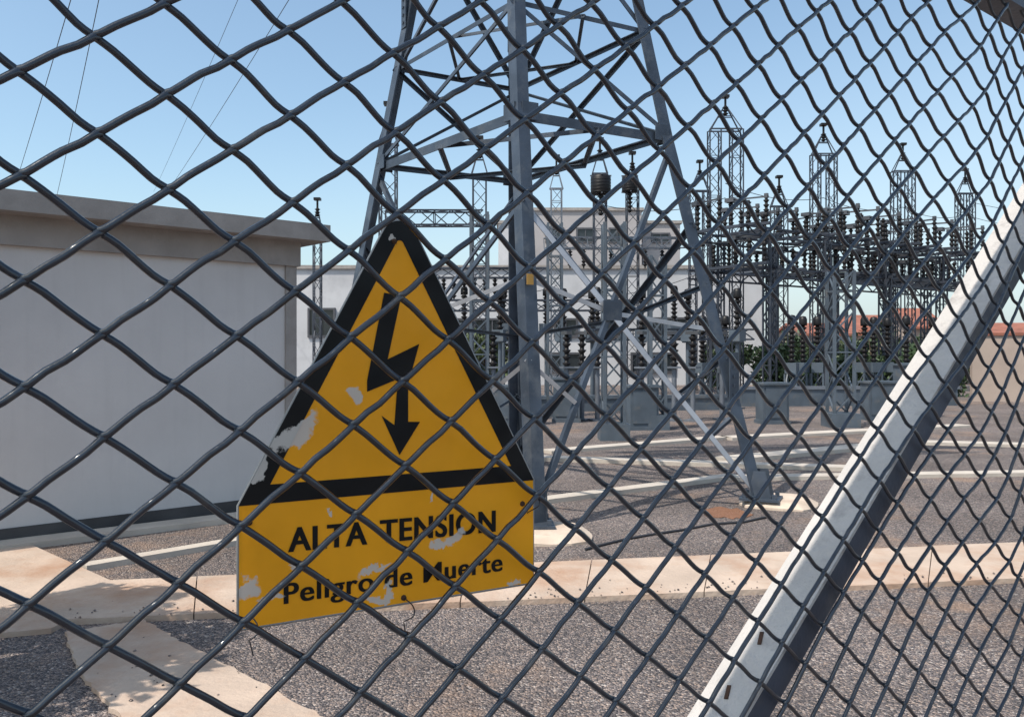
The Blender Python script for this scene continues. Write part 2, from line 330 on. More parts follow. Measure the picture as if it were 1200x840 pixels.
brace(leg_pt('R', zC), leg_pt('N', zB), .055, -.01, 'diagonal_brace'); brace(leg_pt('N', zC), leg_pt('R', zB), .055, -.04, 'diagonal_brace')
brace(leg_pt('R', zC), leg_pt('B', zB), .055, -.01, 'diagonal_brace'); brace(leg_pt('L', zC), leg_pt('B', zB), .055, -.01, 'diagonal_brace')
for z0, z1 in ((zC, zD), (zD, zE), (zE, 11.6)):
    for a, b in faces: brace(leg_pt(a, z0), leg_pt(b, z1), .055, -.01, 'diagonal_brace'); brace(leg_pt(b, z0), leg_pt(a, z1), .055, -.05, 'diagonal_brace')
# bottom panel: big crossed diagonals and redundant members, the near ones coloured as if sunlit
for a, b in faces:
    light = 'N' in (a, b)
    za = 3.1 if a == 'N' else 3.0
    pa, pb = leg_pt(a, za), leg_pt(b, .1); qa, qb = leg_pt(a, .12), leg_pt(b, zA-.08)
    brace(pa, pb, .062, -.02, 'diagonal_brace', 'tower_sunlit' if (a, b) == ('N', 'R') else 'tower', .009)
    brace(qa, qb, .052, -.035, 'diagonal_brace')
    # crossing point
    t = .5; best = None
    for i in range(101):
        u = pa.lerp(pb, i/100)
        for j in range(0, 101, 2):
            v = qa.lerp(qb, j/100); dd = (u-v).length
            if best is None or dd < best[0]: best = (dd, u, v)
    X = (best[1]+best[2])/2
    brace(leg_pt(a, 2.33), X, .045, -.02, 'redundant_brace', 'tower_sunlit' if light else 'tower')
    brace(leg_pt(b, 1.85), X, .045, -.02, 'redundant_brace', 'tower_sunlit' if light else 'tower')
    brace(leg_pt(a, 1.55), qa.lerp(qb, .27), .04, -.02, 'redundant_brace', 'tower_sunlit' if light else 'tower')
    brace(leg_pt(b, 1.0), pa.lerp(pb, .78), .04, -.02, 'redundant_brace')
    g_ = MB(); d = (leg_pt(b, 2)-leg_pt(a, 2)); d.z = 0; d.normalize(); n = Vector((-d.y, d.x, 0))
    g_.bar(X-d*.11, X+d*.11, .012, 0, .2, up=(0, 0, 1)); tb(g_, 'gusset_plate', M['tower'])
    for kk, zz in ((a, zA), (b, zA)):
        p = leg_pt(kk, zz); s = 1 if kk == a else -1
        g_ = MB(); g_.bar(p+d*s*.05, p+d*s*.23, .012, 0, .17, up=(0, 0, 1)); tb(g_, 'gusset_plate', M['tower'])
# peak and crossarms, above the photograph
mb = MB()
for sgn in (-1, 1):
    for z in (zD, zE):
        tip = cen+Vector((sgn*3.0, 0, z+.1))
        for k in 'NLRB': mb.bar(leg_pt(k, z), tip, .06); mb.bar(leg_pt(k, z+.8), tip, .05)
tb(mb, 'crossarm', M['tower'])
# yellow plate on the near leg
p = leg_pt('N', 2.28); mb = MB(); mb.box((p.x+.05, p.y-.03, 2.28), (.035, .004, .05), 0, .5); 
ym = mat('small_plate_yellow', (.34, .19, .04), .5, 0, .1, 10); tb(mb, 'number_plate', ym)
# shoes and concrete footings of each leg
for k in 'NRBL':
    p = leg_pt(k, 0)
    mb = MB(); ins = (Vector((cen.x, cen.y, 0))-p); ins.z = 0; ins.normalize()
    c = p+ins*.06; a = math.atan2(ins.y, ins.x)
    mb.box((c.x, c.y, .085), (.20, .17, .012), 0, a)
    for i, j in ((-1, -1), (1, -1), (1, 1), (-1, 1)): 
        q = Vector((i*.15, j*.12, 0)); q.rotate(Matrix.Rotation(a, 3, 'Z')); mb.box((c.x+q.x, c.y+q.y, .115), (.02, .02, .03), 0, a)
    for sg in (-1, 1):
        q = Vector((-ins.y, ins.x, 0))*sg*.11
        mb.add([c+q+Vector((0, 0, .09))-ins*.12, c+q+Vector((0, 0, .09))+ins*.12, c+q+ins*.06+Vector((0, 0, .38)), c+q-ins*.06+Vector((0, 0, .38))], [(0, 1, 2, 3)])
    tb(mb, 'base_plate', M['tower'])
    mb = MB(); cc = c
    if k == 'R': cc = c+Vector((.22, .12, 0))
    if k == 'N': cc = c+Vector((.10, -.12, 0))
    r0, r1 = .40, .30
    n = 14; vs = []
    for r, z in ((r0, -.1), (r0, .02), (r1, .073)):
        for i in range(n):
            an = a+2*math.pi*i/n; sq = 1/max(abs(math.cos(2*math.pi*i/n)), abs(math.sin(2*math.pi*i/n))); sq = 1+.25*(sq-1)*2
            vs.append((cc.x+math.cos(an)*r*sq, cc.y+math.sin(an)*r*sq, z+rnd.uniform(-.006, .006)))
    fs = [(i+j*n, (i+1) % n+j*n, (i+1) % n+(j+1)*n, i+(j+1)*n) for j in range(2) for i in range(n)]+[tuple(range(2*n, 3*n))]
    mb.add(vs, fs); tb(mb, 'footing', M['concrete_blk'])
# cast shadow of the pylon, added as a thin dark tube on the gravel
pts = [G(898, 607), G(870, 613), G(835, 615), G(800, 622), G(760, 628), G(733, 633), G(700, 641), G(686, 645)]
for p in pts: p.z = .012
mb = MB(); mb.tube(pts, .011, 6); tag(mb.build('pylon_shadow_line', M['wire_and_shadow']), 'thin dark line added as the pylon shadow on the gravel beside the right pylon foot', 'painted shadow')

# ------------------------------------------------------------------ switchyard kit
def lattice(mb, p, q, wd, panel, leg=.045, br=.025, wd2=None, m=0):
    p, q = Vector(p), Vector(q); ax = (q-p); Ln = ax.length; ax.normalize(); wd2 = wd2 or wd
    u = Vector((0, 0, 1)) if abs(ax.z) < .9 else Vector((1, 0, 0)); a = ax.cross(u).normalized(); b = ax.cross(a).normalized()
    n = max(1, round(Ln/panel)); cs = [(-1, -1), (1, -1), (1, 1), (-1, 1)]
    def pt(i, t): w_ = (wd+(wd2-wd)*t)/2; return p+ax*Ln*t+a*cs[i][0]*w_+b*cs[i][1]*w_
    for i in range(4): mb.bar(pt(i, 0), pt(i, 1), leg, m)
    for k in range(n):
        t0, t1 = k/n, (k+1)/n
        for i in range(4):
            j = (i+1) % 4
            if (k+i) % 2: mb.bar(pt(i, t0), pt(j, t1), br, m)
            else: mb.bar(pt(j, t0), pt(i, t1), br, m)
            if k % 3 == 0: mb.bar(pt(i, t0), pt(j, t0), br, m)
    return mb
def insulator(mb, base, h, r=.11, sheds=7, k=9, axis=(0, 0, 1), m=0):
    pr = [(r*.45, 0)]
    for i in range(sheds):
        z0 = h*(i+.1)/sheds; z1 = h*(i+.55)/sheds; z2 = h*(i+1)/sheds
        pr += [(r*.5, z0), (r, z1), (r*.95, z1+.02*h/sheds), (r*.5, z1+.15*h/sheds), (r*.45, z2)]
    pr += [(0, h)]
    mb.lathe(pr, base, k, m, axis); return mb

# lightning masts: lattice column, pyramid peak, rod
def mast(px, ytop, d, wd, label, cross=None, m='lattice', twin=True):
    base = P(px, HZ, d); base.z = 0; H = EYE+(HZ-ytop)*d/FOC
    o = empty('gantry_mast', base); tag(o, label, 'mast', 'lattice masts of the switchyard')
    hp = H-1.3; w2 = wd*.36
    for sg in ((-1, 1) if twin else (0,)):
        mb = MB(); off = sg*wd/2*.72; lattice(mb, (off*1.0, 0, 0), (off, 0, hp), w2*1.0 if twin else wd*.8, .5, .045, .022); mb.build('column', M[m], o)
    mb = MB()
    for a in (-1, 1):
        for b in (-1, 1): mb.bar((a*wd/2, b*w2/2, hp), (0, 0, H-.35), .04)
        mb.bar((a*wd/2, -w2/2, hp), (a*wd/2, w2/2, hp), .04)
    for b in (-1, 1): mb.bar((-wd/2, b*w2/2, hp), (wd/2, b*w2/2, hp), .05); mb.bar((-wd/4, b*w2/4, hp+.5), (wd/4, b*w2/4, hp+.5), .03)
    mb.build('peak', M[m], o)
    mb = MB(); mb.bar((0, 0, H-.5), (0, 0, H-.05), .07); mb.box((0, 0, H-.05), (.13, .13, .05)); insulator(mb, (0, 0, H-.75), .35, .12, 3); mb.build('finial', M['porcelain'], o)
    return o
mast(850, 112, 32, 1.15, 'tallest twin lattice mast, right of the pylon right leg')
mast(965, 145, 35.9, .95, 'twin lattice mast above the left half of the long switch platform')
mast(1058, 168, 39.3, .92, 'twin lattice mast above the middle of the long switch platform')
mast(1131, 198, 44.8, .85, 'rightmost twin lattice mast, near the top of the white fence brace')
mast(820, 188, 36, .8, 'short lattice mast hard against the right side of the pylon right leg')
mast(913, 206, 36, .7, 'small lattice mast poking up behind the left end of the switch platform', twin=False)
mast(703, 162, 31, .55, 'slim lattice mast carrying the nearer round line trap', twin=False)
mast(741, 178, 33, .55, 'slim lattice mast carrying the farther line trap, left of the pylon right leg', twin=False)
mast(652, 182, 33, .5, 'slim lattice mast between the pylon near leg and the line traps', twin=False, m='lattice_pale')
mast(562, 160, 29, .55, 'lattice mast at the right end of the horizontal truss beam left of the near leg', twin=False)
mast(455, 120, 26, .6, 'lattice mast right beside the pylon left leg', twin=False)
mast(372, 232, 34, .35, 'small far mast rising just past the roof end of the left building', twin=False)
# slender equipment tower with blue-grey lattice in the middle
def stout(px, ybase, ytop, wd, label, m='grey_paint'):
    b = G(px, ybase); H = EYE+(HZ-ytop)*b.y/FOC
    o = empty('lattice_column', b); tag(o, label, 'lattice column', 'stout lattice columns')
    mb = MB(); lattice(mb, (0, 0, .3), (0, 0, H), wd, .42, .06, .03); mb.build('lattice_frame', M[m], o)
    mb = MB(); mb.box((0, 0, .15), (wd*.75, wd*.75, .15)); mb.build('footing_block', M['grey_paint'], o)
    return o
stout(719, 515, 262, .36, 'stout grey blue lattice column on a dark block, centre of the yard')
stout(985, 500, 318, .42, 'stout lattice column under the left half of the switch platform')
stout(562, 492, 250, .40, 'stout lattice column just right of the sign')
stout(770, 503, 300, .30, 'thin lattice column between the centre column and the pylon right leg')
stout(650, 488, 262, .34, 'lattice column just right of the pylon near leg')

# gantry beams
def beam(x0, x1, y, d0, d1, size, label, panel=.5, m='lattice', y1=None):
    a, b = P(x0, y, d0), P(x1, y1 or y, d1); o = empty('truss_beam', a); tag(o, label, 'truss beam')
    mb = MB(); lattice(mb, (0, 0, 0), b-a, size, panel, .05, .03); mb.build('truss', M[m], o); return o, a, b
beam(452, 565, 256, 27, 27.6, .46, 'horizontal lattice beam seen just above the sign apex')
beam(500, 760, 358, 27, 29, .34, 'lower lattice beam across the white building, behind the near leg')
beam(640, 800, 285, 31, 33, .4, 'lattice beam carried below the two line traps', m='lattice_pale')
beam(690, 880, 392, 24, 26, .3, 'lattice beam low behind the pylon right leg')
beam(500, 640, 320, 30, 30, .34, 'lattice beam from which short insulator strings hang, right of the sign')
# hanging strings
def hang(px, y0, y1, d, label, n=5, grp='insulator strings under the beams'):
    top = P(px, y0, d); L = (y1-y0)*d/FOC
    mb = MB(); insulator(mb, (0, 0, -L), L, .10, n, 8); mb.tube([(0, 0, -L-.08), (0, 0, -L)], .03, 5)
    o = mb.build('insulator_string', M['porcelain']); o.location = top; tag(o, label, 'insulator', grp)
for i, x in enumerate(range(508, 600, 12)): hang(x, 326, 349, 30, ORD[i]+' dark hanging insulator from the left in the row right of the sign apex')
for i, x in enumerate((668, 684, 716, 756, 776)): hang(x, 293, 312, 31+i*.4, ORD[i]+' dark hanging insulator from the left below the line traps')

# line traps
def trap(px, yc, d, r, h, label):
    c = P(px, yc, d); o = empty('line_trap', c); tag(o, label, 'line trap', 'line traps')
    mb = MB(); mb.lathe([(r*.9, -h/2), (r, -h/2+.06), (r, h/2-.06), (r*.9, h/2), (r*.7, h/2), (r*.7, -h/2), (r*.9, -h/2)], k=20)
    for i in range(5): mb.lathe([(r*1.0, -h/2+h*(i+.6)/6-.015), (r*1.03, -h/2+h*(i+.6)/6), (r*1.0, -h/2+h*(i+.6)/6+.015)], k=20)
    mb.build('coil', M['porcelain'], o)
    mb = MB()
    for z in (-h/2, h/2): mb.bar((-r*1.05, 0, z), (r*1.05, 0, z), .05); mb.bar((0, -r*1.05, z), (0, r*1.05, z), .05)
    mb.build('spider', M['copper'], o)
    mb = MB(); insulator(mb, (0, 0, -h/2-.75), .75, .12, 5); mb.build('support_insulator', M['porcelain'], o)
trap(704, 217, 30.4, .36, .66, 'round dark line trap, the nearer and larger of the two, over the brownish building')
trap(738, 216, 32.4, .30, .62, 'round dark line trap, the farther of the two, over the brownish building')

# long switch platform at the right
A, B = Vector((7.6, 27.5, 0)), Vector((20.4, 36.6, 0)); ud = (B-A).normalized(); nd = Vector((-ud.y, ud.x, 0)); PL = (B-A).length
rzp = math.atan2(ud.y, ud.x)
pf = empty('switch_platform', A, rzp); tag(pf, 'long two level steel platform crowded with insulators, right of the pylon', 'steel platform')
for y in (0, 2.2):
    for z in (4.25, 5.55):
        mb = MB(); mb.bar((-.4, y, z+.14), (PL+.4, y, z+.14), .08, 0, .06); mb.bar((-.4, y, z-.14), (PL+.4, y, z-.14), .08, 0, .06)
        n = 34
        for i in range(n): mb.bar((PL*i/n, y, z-.14 if i % 2 else z+.14), (PL*(i+1)/n, y, z+.14 if i % 2 else z-.14), .035)
        mb.build('girder', M['lattice'], pf)
for i in range(13):
    for z in (4.42, 5.72): mb = MB(); mb.bar((PL*i/12, -.3, z), (PL*i/12, 2.5, z), .09); mb.build('cross_beam', M['lattice'], pf)
for i, t in enumerate((.07, .26, .50, .76, .94)):
    for y in (0, 2.2):
        mb = MB(); lattice(mb, (PL*t, y, 0), (PL*t, y, 5.5), .30, .38, .05, .028); mb.build('leg', M['lattice'], pf)
# disconnect switches
def make_switch():
    o = empty('disconnect_switch')
    mb = MB(); mb.bar((0, -.75, .05), (0, .75, .05), .14, 0, .1); mb.build('base_beam', M['lattice'], o)
    for y in (-.62, 0, .62):
        mb = MB(); insulator(mb, (0, y, .1), .82, .105, 5, 9); mb.build('insulator', M['porcelain'], o)
    mb = MB(); mb.bar((0, -.7, .97), (0, .55, 1.0), .05); mb.bar((0, -.62, .92), (0, -.62, 1.08), .11); mb.box((0, .62, .98), (.16, .16, .07)); mb.build('blade', M['copper'], o)
    return o
proto = make_switch(); first = True; gi = 0
GRP = 'disconnect switches on the long platform'
for lvl, z, rows, wrd in ((0, 4.46, (.15, 1.75), 'lower'), (1, 5.76, (.15, 1.75), 'upper')):
    for r, y in enumerate(rows):
        n = (11, 12)[lvl]
        for i in range(n):
            if  rnd.random() < .2: continue
            o = proto if first else copy_tree(proto); first = False
            t = (i+.5+rnd.uniform(-.18, .18))/n
            loc = A+ud*PL*t+nd*(y+.3); o.location = (loc.x, loc.y, z); o.rotation_euler = (0, 0, rzp+R(rnd.uniform(-14, 14))); o.scale = (1, 1, rnd.uniform(.85, 1.15))
            tag(o, '%s switch from the left, %s row on the platform %s deck' % (ORD[i], ('front', 'back')[r], wrd), 'disconnect switch', GRP)
# equipment standing on the yard in rows
def make_post(h_st, h_in, r, kind):
    o = empty({0: 'post_insulator', 1: 'current_transformer', 2: 'circuit_breaker'}[kind])
    mb = MB()
    if kind == 2:
        lattice(mb, (0, 0, 0), (0, 0, h_st), .34, .4, .05, .03)
    else:
        mb.tube([(0, 0, 0), (0, 0, h_st)], .06, 8); mb.box((0, 0, .02), (.16, .16, .02)); mb.box((0, 0, h_st), (.14, .14, .02))
    mb.build('stand', M['lattice_pale'] if kind == 0 else M['grey_paint'], o)
    z = h_st+.02
    if kind:
        mb = MB(); mb.box((0, 0, z+.16), (.19, .17, .16)); mb.build('tank', M['grey_paint'], o); z += .32
    mb = MB(); insulator(mb, (0, 0, z), h_in, r, max(5, int(h_in/.13)), 10); mb.build('insulator', M['porcelain'], o)
    mb = MB()
    if kind: mb.lathe([(0, 0), (r*.95, 0), (r, .05), (r, .2), (r*.7, .28), (0, .3)], (0, 0, z+h_in), 12)
    else: mb.box((0, 0, z+h_in+.04), (.16, .07, .04))
    mb.build('cap', M['copper'] if not kind else M['porcelain'], o)
    return o
def row(proto, spots, lab, cat, grp):
    for i, (px, yb) in enumerate(spots):
        o = proto if i == 0 else copy_tree(proto)
        o.location = G(px, yb); o.rotation_euler = (0, 0, rnd.uniform(0, 3)); tag(o, lab % ORD[i], cat, grp)
row(make_post(1.25, .75, .11, 0), [(x, 492+rnd.uniform(-1.5, 1.5)) for x in (578, 598, 664, 682, 700, 752, 790, 812, 846)],
    '%s post insulator from the left in the near row on pale posts', 'post insulator', 'post insulators of the near row')
row(make_post(1.9, .9, .12, 1), [(x, 478+rnd.uniform(-1, 1)) for x in (586, 612, 660, 694, 752, 806, 864)],
    '%s current transformer from the left in the row in front of the white building', 'current transformer', 'current transformers of the middle row')
row(make_post(.95, 1.15, .125, 2), [(823, 474), (850, 474), (941, 473), (958, 473), (1013, 472), (1024, 472), (1040, 471), (1093, 471), (928, 475), (1062, 474)],
    '%s tall black circuit breaker pole in the right hand row below the platform', 'circuit breaker', 'tall black circuit breaker poles')
row(make_post(2.3, 1.0, .13, 1), [(x, 466+rnd.uniform(-1, 1)) for x in (516, 544, 590, 640, 700, 790)],
    '%s current transformer from the left in the far row close to the white building', 'current transformer', 'current transformers of the far row')
# control cabinets
def cabinet(px, yb, w_, h_, label):
    b = G(px, yb); o = empty('control_cabinet', b, R(rnd.uniform(-12, 12))); tag(o, label, 'cabinet', 'control cabinets')
    mb = MB(); mb.box((0, 0, h_/2+.08), (w_/2, .22, h_/2)); mb.box((0, 0, .04), (w_/2+.03, .25, .04)); mb.box((0, 0, h_+.1), (w_/2+.04, .27, .025)); mb.build('body', M['grey_paint'], o)
    mb = MB(); mb.box((0, -.232, h_/2+.08), (w_/2-.05, .008, h_/2-.06)); mb.build('door', M['grey_paint'], o)
cabinet(604, 497, .9, .75, 'low grey blue control cabinet just left of the near pylon leg')
cabinet(664, 494, .6, .9, 'grey blue control cabinet just right of the near pylon leg')
cabinet(752, 503, .6, .8, 'small grey control cabinet beside the stout centre column')
cabinet(905, 496, .6, .8, 'grey blue control cabinet right of the pylon right leg')
cabinet(1030, 492, .7, .8, 'squat grey blue control cabinet under the middle of the platform')
cabinet(1068, 489, .7, 1.2, 'grey blue control cabinet nearest the white fence brace')
def wall_thing(name, a, b, t, h, m, label, cat='wall', cap=None):
    a, b = Vector(a), Vector(b); d = (b-a).normalized(); n = Vector((-d.y, d.x, 0))*t/2; o = empty(name, a); tag(o, label, cat)
    L = b-a; mb = MB(); mb.prism([tuple(p[:2]) for p in (-n, L-n, L+n, n)], -.05, h); mb.build('wall_body', m, o)
    n = n*1.4; mb = MB(); mb.prism([tuple(p[:2]) for p in (-n-d*.05, L-n+d*.05, L+n+d*.05, n-d*.05)], h, h+.09); mb.build('coping', cap or m, o)
wall_thing('low_wall', G(470, 484)+Vector((0, 0, 0)), G(860, 480), .2, .34, M['grey_paint'], 'low grey blue wall along the far edge of the gravel, behind the near leg')
wall_thing('yard_wall', G(868, 476), G(1120, 475), .2, .5, M['grey_paint'], 'knee high grey blue wall behind the lattice columns at the right', cap=M['lattice_pale'])
wall_thing('boundary_wall', G(1138, 470), G(1420, 473), .25, 2.15, M['peach'], 'peach coloured boundary wall right of the white fence brace', cap=M['brick'])

# ------------------------------------------------------------------ far buildings
def bldg(name, label, x0, x1, ytop, d, depth, wm, wins, rows=None, parapet=True, roofm=None, base=0.0, side=None, cat='building'):
    a, b = P(x0, HZ, d), P(x1, HZ, d); z1 = EYE+(HZ-ytop)*d/FOC; W = b.x-a.x
    o = empty(name, (a.x, d, 0)); tag(o, label, cat)
    mb = MB(); mb.box((W/2, depth/2, z1/2-.1), (W/2, depth/2, z1/2+.1)); mb.build('wall', wm, o)
    if parapet:
        mb = MB(); mb.box((W/2, depth/2, z1+.08), (W/2+.12, depth/2+.12, .09)); mb.build('roof', roofm or M['concrete'], o)
    for wx0, wx1, wy0, wy1 in wins:
        p, q = P(wx0, wy1, d), P(wx1, wy0, d); cx = (p.x+q.x)/2-a.x; cz = (p.z+q.z)/2; hw = (q.x-p.x)/2; hh = (q.z-p.z)/2
        mb = MB()
        for s in (-1, 1): mb.box((cx+s*hw, -.03, cz), (.05, .07, hh+.05)); mb.box((cx, -.031, cz+s*hh), (hw+.05, .068, .05))
        nn = max(1, int(hw/.6))
        for i in range(1, nn+1): mb.box((cx-hw+2*hw*i/(nn+1), -.02, cz), (.03, .05, hh))
        f = mb.build('window', M['frame'], o)
        mb = MB(); mb.quad((cx-hw, -.012, cz-hh), (cx+hw, -.012, cz-hh), (cx+hw, -.012, cz+hh), (cx-hw, -.012, cz+hh)); mb.build('pane', M['glass'], f, fix=False)
    return o, a, W, z1
bldg('control_building', 'long low white building with dark window bands, behind the switchyard', 340, 893, 315, 42, 9, M['white_wall'],
     [(362, 392, 362, 394), (404, 430, 362, 394), (508, 548, 374, 396), (556, 598, 374, 396), (650, 676, 374, 394), (690, 730, 374, 394), (752, 776, 373, 391), (780, 806, 373, 391), (820, 846, 373, 391),
      (540, 570, 415, 436), (640, 680, 414, 436), (740, 790, 414, 436)])
bldg('tower_block', 'taller brownish block with one sunlit side, behind the long white building', 604, 752, 247, 52, 8, M['brown_wall'],
     [(640, 660, 268, 284), (676, 696, 268, 284), (714, 732, 268, 284)])
bldg('sunlit_side_block', 'sunlit left side of the taller brownish block, added as a narrow pale block', 584, 603, 262, 51, 7, M['white_wall'], [])  # lit left face of the brownish block, added as a separate pale block
bldg('annex_block', 'brownish block stepping down at the right end of the taller block', 753, 797, 262, 53, 7, M['brown_wall'], [(764, 784, 274, 284)])
bldg('water_tank_house', 'tall plain pale block behind the pylon right leg', 868, 893, 330, 60, 5, M['white_wall'], [(874, 888, 345, 352)])
# brick houses far right, with tiled roofs
def house(x0, x1, yeave, yridge, d, depth, label):
    a, b = P(x0, HZ, d), P(x1, HZ, d); ze = EYE+(HZ-yeave)*d/FOC; zr = EYE+(HZ-yridge)*d/FOC; W = b.x-a.x
    o = empty('brick_house', (a.x, d, 0)); tag(o, label, 'house', 'red brick houses beyond the yard')
    mb = MB(); mb.box((W/2, depth/2, ze/2), (W/2, depth/2, ze/2)); mb.add([(0, 0, ze), (0, depth, ze), (0, depth/2, zr)], [(0, 1, 2)]); mb.add([(W, 0, ze), (W, depth, ze), (W, depth/2, zr)], [(0, 1, 2)]); mb.build('wall', M['peach'], o)
    mb = MB()
    for s, y0 in ((1, -.4), (-1, depth+.4)):
        n = Vector((0, 0, .15)); mb.add([(-.3, y0, ze-.1), (W+.3, y0, ze-.1), (W+.3, depth/2, zr+.05), (-.3, depth/2, zr+.05), (-.3, y0, ze+.1), (W+.3, y0, ze+.1), (W+.3, depth/2, zr+.25), (-.3, depth/2, zr+.25)],
                    [(0, 1, 2, 3), (4, 5, 6, 7), (0, 1, 5, 4), (0, 3, 7, 4), (1, 2, 6, 5)])
    mb.build('roof', M['brick'], o)
    for t in (.25, .7):
        mb = MB(); mb.box((W*t, -.02, ze*.55), (.5, .05, .6)); mb.build('window', M['glass'], o)
house(942, 1006, 392, 380, 74, 8, 'low red roofed house glimpsed left of the stout column under the platform')
house(1000, 1060, 388, 370, 78, 8, 'red roofed house behind the middle of the switch platform')
house(1064, 1104, 384, 362, 72, 7, 'tallest red roofed house, just left of the white fence brace')
house(1176, 1290, 396, 380, 62, 8, 'red roofed house seen right of the fence brace over the peach wall')

# ------------------------------------------------------------------ trees
def tree(loc, h, cr, label, m='leaf', n=1500, group=None, ls=.16, name='broadleaf_tree', low=.25):
    o = empty(name, loc); tag(o, label, 'tree', group)
    mb = MB(); pts = [(0, 0, -.1), (rnd.uniform(-.05, .05)*h, rnd.uniform(-.05, .05)*h, h*.4), (rnd.uniform(-.06, .06)*h, 0, h*.8)]
    mb.tube(pts, [h*.035, h*.024, h*.006], 7); cl = []
    for i in range(13):
        an = rnd.uniform(0, 6.28); el = rnd.uniform(low, 1); rr = cr*math.sqrt(max(.05, 1-((el-.6)/.5)**2))*rnd.uniform(.35, .85)
        c = Vector((math.cos(an)*rr, math.sin(an)*rr, h*el*.9)); cl.append((c, cr*rnd.uniform(.28, .46)))
        mb.tube([(0, 0, h*(.2+.4*el*.6)), tuple(c*.6+Vector((0, 0, h*.12))), tuple(c)], [h*.014, h*.009, h*.003], 5)
    mb.build('trunk', M['bark'], o)
    lf = MB()
    for i in range(n):
        c, r = cl[i % len(cl)]
        d = Vector((rnd.gauss(0, 1), rnd.gauss(0, 1), rnd.gauss(0, .8))).normalized()*r*(rnd.random()**.45)
        p = c+d; a = Vector((rnd.gauss(0, 1), rnd.gauss(0, 1), rnd.gauss(0, 1))).normalized(); b = a.cross(Vector((rnd.gauss(0, 1), rnd.gauss(0, 1), rnd.gauss(0, 1)))).normalized()
        s = ls*rnd.uniform(.6, 1.3); lf.add([p-a*s, p+b*s*.45, p+a*s, p-b*s*.45], [(0, 1, 2, 3)])
    lf.build('crown', M[m], o, fix=False)
    return o
k = 0
for px, d, yt, cr, m, lb in ((915, 46, 400, 1.9, 'leaf', 'dark tree left of the tall black breaker poles'), (950, 50, 392, 2.0, 'leaf', 'dark tree directly behind the pair of black breaker poles'),
        (988, 48, 402, 2.0, 'leaf2', 'olive tree behind the stout column under the platform'), (1020, 46, 386, 2.2, 'leaf', 'dense dark tree behind the middle breaker poles, tallest of the row'),
        (1056, 48, 396, 2.2, 'leaf', 'dark tree in front of the tallest red roofed house'), (1090, 44, 410, 2.0, 'leaf2', 'olive bushy tree nearest the white fence brace'),
        (848, 38, 392, 1.2, 'leaf', 'small dark tree against the white building behind the pylon right leg'), (890, 48, 412, 1.6, 'leaf2', 'olive tree at the right end of the white building'),
        (570, 38, 392, 1.1, 'leaf2', 'olive shrub like tree in front of the white building just right of the sign')):
    b = P(px, HZ, d); b.z = 0; tree(b, (EYE+(HZ-yt)*d/FOC), cr, lb, m, 1300, 'trees behind the switchyard', .2, low=.12)
tree((-3.75, 3.55, 0), 3.5, 1.05, 'leafy tree outside the frame at the left whose shade falls on the path', 'leaf2', 6000, None, .085, low=.5)

hp0, hp1 = P(884, HZ, 31), P(1126, HZ, 31); hp0.z = hp1.z = 0; hd = hp1-hp0
ho = empty('hedge', hp0); tag(ho, 'dark green clipped hedge across the back of the yard under the switch platform', 'hedge')
lf = MB(); st_m = MB()
for i in range(15):
    x = hd*(i+.5)/15; st_m.tube([x, x+Vector((.1, 0, 1.2))], [.05, .02], 5)
for i in range(9000):
    t = rnd.random(); hh = 1.55+.28*math.sin(t*17)+.16*math.sin(t*41+1); p = hd*t+Vector((0, rnd.uniform(-.45, .45), hh*rnd.random()**.6))
    a = Vector((rnd.gauss(0, 1), rnd.gauss(0, 1), rnd.gauss(0, 1))).normalized(); b = a.cross(Vector((rnd.gauss(0, 1), rnd.gauss(0, 1), rnd.gauss(0, 1)))).normalized(); s = .10*rnd.uniform(.6, 1.3)
    lf.add([p-a*s, p+b*s*.5, p+a*s, p-b*s*.5], [(0, 1, 2, 3)])
lf.build('foliage', M['leaf'], ho, fix=False); st_m.build('stems', M['bark'], ho)

# ------------------------------------------------------------------ conductors
def wire(a, b, sag, label, r=.012, n=16, grp='overhead conductors'):
    a, b = Vector(a), Vector(b); mb = MB()
    pts = [(a.lerp(b, i/n)-Vector((0, 0, sag*4*(i/n)*(1-i/n)))-a) for i in range(n+1)]
    mb.tube(pts, r, 5); o = mb.build('conductor', M['wire_and_shadow']); o.location = a; tag(o, label, 'overhead wire', grp)
wire(P(183, -330, 13), P(66, 232, 46), .2, 'overhead wire, second from the left edge of the sky', .012)
wire(P(179, -330, 12), P(20, 210, 44), .1, 'leftmost overhead wire crossing the sky above the building', .012)
bpy.data.objects.remove(bpy.data.objects['conductor']) if False else None
wire(P(430, -150, 14), P(205, 212, 44), .1, 'overhead wire sloping from top centre down to the building roof', .009)
wire(P(330, -120, 14), P(180, 225, 50), .1, 'faintest overhead wire, between the left wires and the sloping one', .006)
wire(P(704, 240, 30.4), P(850, 232, 32), .35, 'sagging wire from the line traps to the tallest twin mast', .014)
wire(P(850, 215, 32), P(965, 232, 35.9), .3, 'sagging wire between the tallest twin mast and the next mast', .014)
wire(P(965, 232, 35.9), P(1058, 243, 39.3), .3, 'sagging wire between the second and third twin masts', .014)
wire(P(1058, 243, 39.3), P(1131, 252, 44.8), .3, 'sagging wire between the two rightmost twin masts', .014)
wire(P(1131, 252, 44.8), P(1290, 262, 50), .5, 'wire leaving the rightmost mast towards the right edge', .014)
wire(P(1131, 235, 44.8), P(1290, 240, 50), .5, 'upper wire leaving the rightmost mast towards the right edge', .014)
wire(P(562, 335, 29), P(652, 335, 33), .25, 'wire across the white building right of the sign', .014)
wire(P(652, 345, 33), P(820, 320, 36), .4, 'wire across the front of the brownish block', .014)

